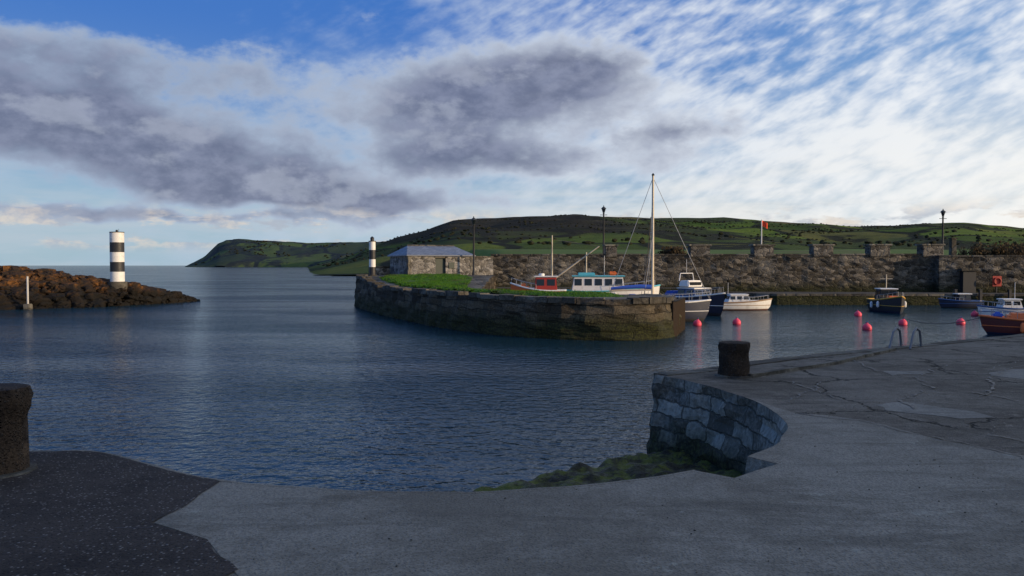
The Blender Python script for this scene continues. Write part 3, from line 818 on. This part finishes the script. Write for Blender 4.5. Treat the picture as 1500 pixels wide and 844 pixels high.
# ================= BOATS =================
def boat(name, loc, rz, L, W, H, hullm, trim, bottom=None, sheer=.35, deck=.12, full=2.4):
    e = empty(name, loc, rz)
    n = 22; secs = []
    for i in range(n + 1):
        t = i / n; b = W / 2 * (1 - max(0, (t - .35) / .65) ** full) * (.86 + .14 * min(1, t / .35)); b = max(b, .012)
        zt = H * (1 + sheer * max(0, t - .2) ** 2 / .64 + .05 * (1 - t))
        x = -L / 2 + L * t; rk = .10 * L * max(0, (t - .7) / .3) ** 2
        secs.append([(x - rk, 0, -.3 + .1 * t), (x - rk * .8, b * .62, -.12), (x - rk * .5, b * .86, H * .18), (x - rk * .2, b * .95, H * .55), (x, b, zt)])
    V = []; Fc = []; m_ = 9
    for s in secs: V += [(p[0], -p[1], p[2]) for p in reversed(s[1:])] + s
    for i in range(n):
        for j in range(m_ - 1): Fc.append((i * m_ + j, i * m_ + j + 1, (i + 1) * m_ + j + 1, (i + 1) * m_ + j))
    Fc.append(tuple(range(m_)))
    bm = bmesh.new(); vs = [bm.verts.new(v) for v in V]
    for f in Fc:
        bm.faces.new([vs[q] for q in f])
    o = bm_obj('hull', bm, [hullm, bottom or hullm], e, True)
    for f in o.data.polygons:
        if f.center.z < H * .2: f.material_index = 1
    md = o.modifiers.new('es', 'EDGE_SPLIT'); md.split_angle = R(50)
    V = []; Fc = []
    for s in secs:
        p = s[-1]; V += [(p[0] - .03, -p[1] * .97, p[2] - deck), (p[0] - .03, p[1] * .97, p[2] - deck)]
    for i in range(n): Fc.append((2 * i, 2 * i + 1, 2 * i + 3, 2 * i + 2))
    mesh('deck', V, Fc, DECK, e)
    top = [s[-1] for s in secs]
    tube('gunwale', [(p[0], p[1], p[2]) for p in top] + [(p[0], -p[1], p[2]) for p in reversed(top)], .045, trim, e, cyc=True)
    tube('rubbing_strake_l', [(s[3][0], s[3][1] + .01, s[3][2] + .06) for s in secs], .022, trim, e)
    tube('rubbing_strake_r', [(s[3][0], -s[3][1] - .01, s[3][2] + .06) for s in secs], .022, trim, e)
    return e, top
def cabin(e, c, s, mat, roofm, nwin=3, taper=(.9, .88), roof_over=.1, winh=.42):
    x, y, z = c; l, w, h = s
    box('cabin', (x, y, z + h / 2), s, mat, e, .03, taper=taper)
    box('cabin_roof', (x, y, z + h + .035), (l * taper[0] + roof_over * 2, w * taper[1] + roof_over * 1.4, .07), roofm, e, .025)
    zc = z + h * .66; f = .66
    tx = 1 - (1 - taper[0]) * f; ty = 1 - (1 - taper[1]) * f
    ww = l * tx / nwin
    ang = math.atan((1 - taper[1]) * w / 2 / h); anx = math.atan((1 - taper[0]) * l / 2 / h)
    for sd in (-1, 1):
        for i in range(nwin):
            xx = x - l * tx / 2 + ww * (i + .5)
            box('window_%d_%s' % (i, 'p' if sd > 0 else 's'), (xx, y + sd * (w * ty / 2 + .004), zc), (ww * .72, .02, h * winh), GLS, e, .006, rot=Matrix.Rotation(sd * ang, 3, 'X'))
    for sx_ in (-1, 1):
        for i in range(2):
            yy = y + (i - .5) * w * ty * .46
            box('windscreen_%d_%s' % (i, 'f' if sx_ > 0 else 'a'), (x + sx_ * (l * tx / 2 + .004), yy, zc), (.02, w * ty * .38, h * winh), GLS, e, .006, rot=Matrix.Rotation(-sx_ * anx, 3, 'Y'))
def rails(e, top, h, frm=.45, mat=STEEL):
    n = len(top); idx = range(int(n * frm), n, 2)
    for sd in (-1, 1):
        P = [(top[i][0] - .05, sd * top[i][1] * .92, top[i][2] + h) for i in idx]
        if len(P) > 1: tube('rail_%d' % sd, P, .014, mat, e)
        for q, i in enumerate(idx): tube('stanchion_%d_%d' % (sd, q), [(top[i][0] - .05, sd * top[i][1] * .92, top[i][2]), P[q]], .011, mat, e)
def fenders(e, top, xs, mat=W_):
    for q, i in enumerate(xs):
        p = top[i]
        for sd in (-1, 1):
            lathe('fender_%d_%d' % (q, sd), [(.02, -.55), (.09, -.48), (.1, -.2), (.03, -.1)], mat, e, 10, (p[0], sd * (p[1] + .08), p[2]))

# 1 fishing boat with turquoise wheelhouse
e, top = boat('fishing_boat', (X(893, 48), 48, 0), R(-4), 6.0, 2.2, 1.5, W_, TURQ, BLUE, sheer=.28)
cabin(e, (-.7, 0, 1.48), (3.2, 1.7, .95), W_, TURQ, 5, taper=(.9, .9), roof_over=.14)
box('wheelhouse_upper', (-1.4, 0, 2.58), (1.0, 1.1, .18), TURQ, e, .03)
tube('mast', [(-1.4, 0, 2.5), (-1.4, 0, 3.9)], .035, MAST, e); tube('crosstree', [(-1.4, -.5, 3.3), (-1.4, .5, 3.3)], .02, MAST, e)
tube('aerial', [(-.3, .4, 2.4), (-.3, .4, 3.7)], .012, W_, e); tube('forestay', [(-1.4, 0, 3.9), (2.8, 0, 1.9)], .01, ROPE, e)
rails(e, top, .35, .5); fenders(e, top, (6, 12)); box('life_raft', (.2, .3, 2.62), (.5, .35, .25), ORG, e, .08)
# 2 orange fishing boat with derrick
e, top = boat('trawler', (X(788, 46.5), 46, 0), R(176), 3.2, 1.5, 1.6, ORG, W_, RED, sheer=.3)
cabin(e, (-.45, 0, 1.55), (1.3, 1.1, .88), RED, W_, 2)
tube('mast', [(-.8, 0, 1.2), (-.8, 0, Z(345, 46))], .05, MAST, e, r2=.03)
tube('derrick', [(-.9, 0, 2.3), (-3.5, .1, Z(361, 46))], .045, MAST, e, r2=.03)
tube('derrick_stay', [(-.8, 0, 4.6), (-3.5, .1, Z(361, 46))], .012, ROPE, e)
tube('crosstree', [(-.8, -.5, 3.6), (-.8, .5, 3.6)], .02, MAST, e)
for s in (-.6, .6): tube('shroud_%d' % (s * 10), [(-.8, 0, 4.5), (-.6, s, 1.4)], .01, ROPE, e)
box('net_pile', (.85, 0, 1.8), (.9, .8, .5), ORG, e, .15, taper=(.6, .6)); lathe('radar', [(.16, 0), (.18, .05), (.15, .14)], W_, e, 14, (-.2, 0, 2.5))
rails(e, top, .3, .55)
# 3 sailing boat
sy_ = 44.3; sxm = X(956, sy_)
e, top = boat('sailing_boat', (sxm + .3, sy_, 0), R(-3), 5.8, 1.9, .95, NAVY, W_, BLK, sheer=.25, full=2.2)
cabin(e, (-.1, 0, .95), (2.2, 1.1, .4), W_, W_, 3, taper=(.85, .8), roof_over=0, winh=.35)
mt_ = Z(258, sy_)
tube('mast', [(-.3, 0, .8), (-.3, 0, mt_)], .085, MAST, e, r2=.06)
lathe('masthead', [(.06, 0), (.09, .05), (.02, .14)], IRON, e, 8, (-.3, 0, mt_))
tube('boom', [(-.3, 0, 1.75), (-2.7, 0, 1.7)], .05, MAST, e)
tube('furled_sail', [(-.35, 0, 1.9), (-1.0, 0, 1.93), (-1.9, 0, 1.88), (-2.6, 0, 1.8)], .13, TARP, e, r2=.08)
for s in (-.5, .5): tube('spreader_%d' % (s * 10), [(-.3, 0, 4.9), (-.35, s, 4.95)], .02, MAST, e)
for nm, q in (('forestay', (2.8, 0, 1.3)), ('backstay', (-2.8, 0, 1.05))): tube(nm, [(-.3, 0, mt_ - .1), q], .014, STEEL, e)
for s in (-1, 1):
    tube('shroud_%d' % s, [(-.3, 0, mt_ - .4), (-.35, s * .5, 4.95), (-.45, s * .9, 1.05)], .013, STEEL, e)
    tube('lower_shroud_%d' % s, [(-.3, 0, 4.8), (-.9, s * .88, 1.05)], .013, STEEL, e)
tube('second_spar', [(-.75, .1, 1.2), (-.4, .08, 5.8)], .03, WOOD, e, r2=.02)
rails(e, top, .45, .0)
box('spray_hood', (-1.4, 0, 1.25), (.9, 1.4, .5), TARP, e, .15, taper=(.7, .85)); fenders(e, top, (5, 9, 13), NAVY)
# 4 blue cabin cruiser
e, top = boat('cabin_cruiser', (X(1021, 50.5), 50.5, 0), R(-62), 5.0, 1.9, 1.05, NAVY, W_, BLK)
cabin(e, (-.3, 0, 1.0), (1.9, 1.45, .62), BLUE, W_, 2, taper=(.8, .88)); box('upper_cabin', (-.6, 0, 1.95), (1.0, 1.2, .4), W_, e, .05, taper=(.8, .9)); box('upper_window', (-.12, 0, 1.95), (.06, .9, .2), GLS, e, .01)
tube('radar_arch', [(-1, -.6, 2.1), (-1, -.5, 2.6), (-1, .5, 2.6), (-1, .6, 2.1)], .03, W_, e); tube('aerial', [(-1, 0, 2.6), (-1, 0, 3.5)], .012, W_, e)
rails(e, top, .4, .5); box('stern_tarp', (-1.9, 0, 1.25), (.9, 1.5, .4), TARP, e, .12)
# 5 white motor boat
e, top = boat('motor_boat', (X(1086, 55), 55.5, 0), R(-2), 4.5, 1.7, .52, W_, WOOD, paint('antifoul', (.12, .05, .03)), sheer=.5)
cabin(e, (-.1, 0, .5), (1.7, 1.2, .55), W_, W_, 3, taper=(.7, .86), roof_over=.05); box('foredeck', (1.1, 0, .6), (1.2, .9, .16), W_, e, .06, taper=(.6, .6))
rails(e, top, .28, .5); box('outboard', (-2.35, 0, .55), (.25, .3, .5), BLK, e, .06); tube('aerial', [(-.7, .3, 1.1), (-.7, .3, 1.9)], .012, W_, e)
# 6 boat end-on
e, top = boat('fishing_boat', (X(1303, 53), 53, 0), R(-97), 4.6, 1.7, .75, BLK, YEL, NAVY, sheer=.5)
cabin(e, (-.6, 0, .8), (1.2, 1.15, .7), IRON, W_, 2); tube('mast', [(-.6, 0, 1.5), (-.6, 0, 2.5)], .03, MAST, e); tube('crosstree', [(-.6, -.4, 2.2), (-.6, .4, 2.2)], .018, MAST, e)
box('fish_bin', (.7, 0, .95), (.6, .7, .3), ORG, e, .04); rails(e, top, .3, .5); fenders(e, top, (8, 13), W_)
# 7 small dark boat
e, top = boat('motor_boat', (X(1406, 58), 58, 0), R(175), 2.9, 1.2, .5, NAVY, BLUE, BLK)
cabin(e, (-.2, 0, .5), (.9, .85, .5), NAVY, W_, 2); rails(e, top, .22, .5)
# 8 work boat near the quay on the right
e, top = boat('work_boat', (X(1500, 35) + .9, 35.0, 0), R(155), 4.9, 1.9, .62, DRED, ORG, NAVY, sheer=.35)
cabin(e, (-.5, 0, .6), (1.2, 1.2, .75), W_, DRED, 2)
box('tarp_cover', (1.0, 0, .82), (1.0, 1.2, .34), ORG, e, .14, taper=(.7, .7)); box('blue_cover', (1.75, 0, .9), (.5, .6, .24), TARP, e, .1, taper=(.6, .6))
box('fish_box', (.4, .5, .75), (.5, .4, .3), BLUE, e, .03); rails(e, top, .34, .1)
tube('mast', [(-.4, 0, 1.4), (-.4, 0, 2.3)], .03, MAST, e); tube('gantry', [(.4, -.75, .7), (.4, -.7, 1.5), (.4, .7, 1.5), (.4, .75, .7)], .03, BLUE, e)
box('outboard', (-2.45, 0, .7), (.3, .35, .6), BLK, e, .06)
fenders(e, top, (5, 10, 15), ORG)
e, top = boat('motor_boat', (X(1474, 48), 48, 0), R(172), 3.2, 1.4, .5, W_, BLUE, NAVY)
cabin(e, (-.2, 0, .48), (1.2, .9, .55), W_, W_, 2, taper=(.75, .88)); rails(e, top, .3, .4); tube('aerial', [(-.5, 0, 1.0), (-.5, 0, 2.1)], .015, W_, e)

def buoy(px, py, s=.22):
    x, y = G(px, py + 5, 0); e = empty('mooring_buoy', (x, y, 0), random.uniform(0, 6))
    e.rotation_euler[0] = random.uniform(-.2, .2)
    prof = [(.02, -s * .6)] + [(s * math.cos(a_), s * .35 + s * math.sin(a_)) for a_ in [R(-60 + i * 14) for i in range(10)]] + [(s * .3, s * 1.35), (s * .2, s * 1.48), (s * .16, s * 1.55)]
    lathe('float', prof, PINK, e, 20)
    tube('eye', [(s * .18 * math.cos(t), 0, s * 1.6 + s * .18 * math.sin(t)) for t in [i * .785 for i in range(8)]], .02, BLUE, e, cyc=True)
for q in [(1021, 472), (1079, 470), (1257, 458), (1270, 478), (1322, 471), (1407, 470), (1428, 458)]: buoy(*q)
bx1 = G(1322, 476, 0); e = empty('mooring_line'); tube('rope_a', sag((bx1[0], bx1[1], .35), (X(1500, 35) - 1.2, 36.0, .78), .3), .018, ROPE, e)
e = empty('mooring_line'); tube('rope_a', sag((7.3, 39.4, 1.75), (X(1015, 44), 44.2, 1.1), .25), .018, ROPE, e)
for i in range(5):
    t = i / 4; x = lerp(7.0, 8.15, t); y = lerp(34.9, 38.6, t)
    e = empty('timber_fender', (x + .12, y - .05, 0)); box('pile', (0, 0, .62), (.22, .22, 1.8), paint('pile_timber', (.07, .045, .025), .8, .6), e, .03); box('cap', (0, 0, 1.54), (.25, .25, .04), IRON, e, .01)

# ================= TERRACE OF HOUSES (out of view, added to cast shade on the quay) =================
for i in range(5):
    y0 = -36 + i * 9.2; e = empty('shade_terrace_house', (37, y0, QZ))
    hh = 8.6 + random.uniform(-.5, .5)
    col = paint('render_%d' % i, [(.42, .40, .34), (.5, .5, .48), (.3, .25, .2), (.4, .42, .42), (.5, .42, .34)][i], .85)
    box('walls', (4, 4.55, hh / 2), (8, 9.1, hh), col, e, .02)
    rv = [(-.3, 0, hh), (8.3, 0, hh), (8.3, 9.1, hh), (-.3, 9.1, hh), (4, 0, hh + 3.2), (4, 9.1, hh + 3.2)]
    mesh('roof', rv, [(0, 3, 5, 4), (1, 4, 5, 2), (0, 4, 1), (3, 2, 5), (0, 1, 2, 3)], M_slate, e)
    box('chimney', (4, .7, hh + 3.4), (.9, .6, 1.8), M_cope, e, .03)
    for fl in range(2):
        for q in range(3):
            if fl == 0 and q == 1: box('door', (-.02, 4.55, 1.1), (.08, 1.0, 2.2), GRN, e, .02); continue
            box('window_%d_%d' % (fl, q), (-.02, 1.8 + q * 2.75, 1.6 + fl * 3.3), (.06, 1.05, 1.6), GLS, e, .01)
            box('sill_%d_%d' % (fl, q), (-.08, 1.8 + q * 2.75, .74 + fl * 3.3), (.22, 1.25, .1), W_, e, .01)

# ================= SKY =================
world = bpy.data.worlds.new('World'); scene.world = world; world.use_nodes = True
k = N(world.node_tree)
STR = .1
sky = k.new('ShaderNodeTexSky', sky_type='NISHITA', sun_disc=False, sun_elevation=SUN_EL, sun_rotation=SUN_AZ, air_density=1.0, dust_density=.6, ozone_density=2.0)
d = k.new('ShaderNodeTexCoord').outputs['Generated']
x, y, z = k.sep(d)
az = k.m('ARCTAN2', x, y); el = k.m('ARCSINE', z)
base = k.vm('SCALE', sky.outputs[0], scale=STR)
blue = k.mix(k.mr(el, 0, .30), (.36, .54, .68), (.045, .18, .60))
blue = k.mix(k.mr(az, 0, .55, 0, .45), blue, (.34, .57, .84))
base = k.mix(.82, base, blue)
# altocumulus in ripples
A0 = k.xyz(az, k.m('MULTIPLY', el, 1.25), 0.0)
rotn = k.new('ShaderNodeVectorRotate', {'Vector': A0, 'Angle': R(-30)}, rotation_type='Z_AXIS').outputs[0]
rip = k.noise(k.vm('MULTIPLY', rotn, (24, 52, 1)), 1.0, 3, .55, .15)
rip2 = k.noise(k.vm('MULTIPLY', A0, (8, 12, 1)), 1.0, 6, .6, .1)
broad = k.noise(k.vm('MULTIPLY', A0, (2.6, 4.4, 1)), 1.0, 4, .55, .2)
cov = k.m('SUBTRACT', k.mr(az, -.6, .35, -.10, .13, False), k.mr(el, .14, .34, 0, .05))
ra = k.mr(az, -.15, .3, .22, .62)
hi = k.m('ADD', k.m('ADD', k.m('MULTIPLY', k.m('SUBTRACT', rip, .5), ra), k.m('MULTIPLY', rip2, .45)), k.m('ADD', k.m('MULTIPLY', broad, .65), cov))
him = k.mr(hi, .42, .80, 0, .93)
bright = k.mix(k.mr(az, -.5, .6), (.46, .57, .72), (.88, .91, .95))
col = k.mix(him, base, bright)
st = k.noise(k.xyz(k.m('MULTIPLY', az, 3.0), k.m('MULTIPLY', el, 24.0), 1.0), 1.0, 5, .6, .2)
vm_ = k.m('MULTIPLY', k.mr(st, .38, .64), k.mr(el, .02, .20, .8, .0))
col = k.mix(vm_, col, k.mix(k.mr(az, -.4, .5), (.48, .56, .64), (.90, .88, .83)))
glow = k.m('MULTIPLY', k.mr(az, .0, .75), k.mr(el, 0, .24, .8, .0))
col = k.mix(glow, col, (.98, .95, .88))
# stratocumulus banks
A = k.xyz(k.m('MULTIPLY', az, 5.5), k.m('MULTIPLY', el, 9.0), 4.0)
wn = k.sep(k.vm('SUBTRACT', k.noise(A, 1.1, 4, .55, color=True), (.5, .5, .5)))
az2 = k.m('ADD', az, k.m('MULTIPLY', wn[0], .14)); el2 = k.m('ADD', el, k.m('MULTIPLY', wn[1], .06))
def g(pxc, pyc, sx_, sy2, amp, tilt=0.0):
    a0 = math.atan((pxc - 750) / F); e0 = math.atan((389 - pyc) / F * math.cos(a0))
    da = k.m('SUBTRACT', az2, a0); de = k.m('SUBTRACT', k.m('SUBTRACT', el2, e0), k.m('MULTIPLY', da, tilt))
    u = k.m('DIVIDE', da, sx_ / F); v = k.m('DIVIDE', de, sy2 / F)
    q = k.m('ADD', k.m('MULTIPLY', u, u), k.m('MULTIPLY', v, v))
    return k.m('MULTIPLY', k.m('EXPONENT', k.m('MULTIPLY', q, -1.0)), amp)
blobs = [(705, 150, 200, 58, 1.15, .05), (850, 100, 120, 45, .75, 0), (720, 238, 200, 32, .9, 0), (90, 170, 230, 64, .95, -.1), (280, 240, 230, 50, .95, -.1), (500, 292, 260, 20, .95, -.02),
         (60, 60, 170, 30, .4, 0), (350, 110, 260, 40, .5, .1), (200, 320, 260, 9, .75, 0), (1000, 190, 100, 26, .6, .1)]
D = None
for q in blobs:
    v = g(*q); D = v if D is None else k.m('ADD', D, v)
fb = k.noise(A, 1.6, 6, .55, .0); fb2 = k.noise(A, 5.5, 6, .6, .0)
D2 = k.m('ADD', D, k.m('ADD', k.m('MULTIPLY', k.m('SUBTRACT', fb, .5), 1.35), k.m('MULTIPLY', k.m('SUBTRACT', fb2, .5), .6)))
cm = k.mr(D2, .24, .60, 0, .94)
th = k.mr(D2, .34, 1.0)
edgec = k.mix(k.mr(az, -.5, .4), (.38, .47, .62), (.66, .71, .80))
grey = k.mix(k.mr(fb2, .3, .7), (.14, .165, .26), (.24, .27, .385))
lit = k.noise(k.vm('ADD', A, (-.08, .16, 0)), 1.6, 6, .55, .0)
rim = k.mr(k.m('SUBTRACT', fb, lit), .0, .12, 0, .45)
grey = k.mix(rim, grey, (.44, .48, .58))
col = k.mix(cm, col, k.mix(th, edgec, grey))
lc = k.noise(k.xyz(k.m('MULTIPLY', az, 10.0), k.m('MULTIPLY', el, 36.0), 7.0), 1.0, 5, .6, .0)
lm = k.m('MULTIPLY', k.mr(lc, .48, .57), k.m('MULTIPLY', k.mr(el, .012, .03), k.mr(el, .05, .08, 1, 0)))
col = k.mix(k.m('MULTIPLY', lm, .75), col, k.mix(k.mr(fb2, .4, .6), (.74, .66, .58), (.42, .46, .54)))
fin = k.vm('SCALE', col, scale=1 / STR)
bg = k.new('ShaderNodeBackground', {'Color': fin, 'Strength': STR})
o = k.new('ShaderNodeOutputWorld'); k.t.links.new(bg.outputs[0], o.inputs[0])

sun = bpy.data.lights.new('sun', 'SUN'); sun.energy = 3.9; sun.angle = R(.5); sun.color = (1, .74, .46)
so = link(bpy.data.objects.new('sun', sun))
sd = Vector((math.sin(SUN_AZ) * math.cos(SUN_EL), math.cos(SUN_AZ) * math.cos(SUN_EL), math.sin(SUN_EL)))
so.rotation_euler = sd.to_track_quat('Z', 'Y').to_euler(); so.location = (60, 20, 40)

cam = bpy.data.cameras.new('camera'); cam.lens = 28; cam.sensor_width = 36; cam.clip_end = 60000; cam.clip_start = .05
co = link(bpy.data.objects.new('camera', cam)); co.location = (0, 0, CAM_H); co.rotation_euler = (R(90) - PITCH, 0, 0)
scene.camera = co
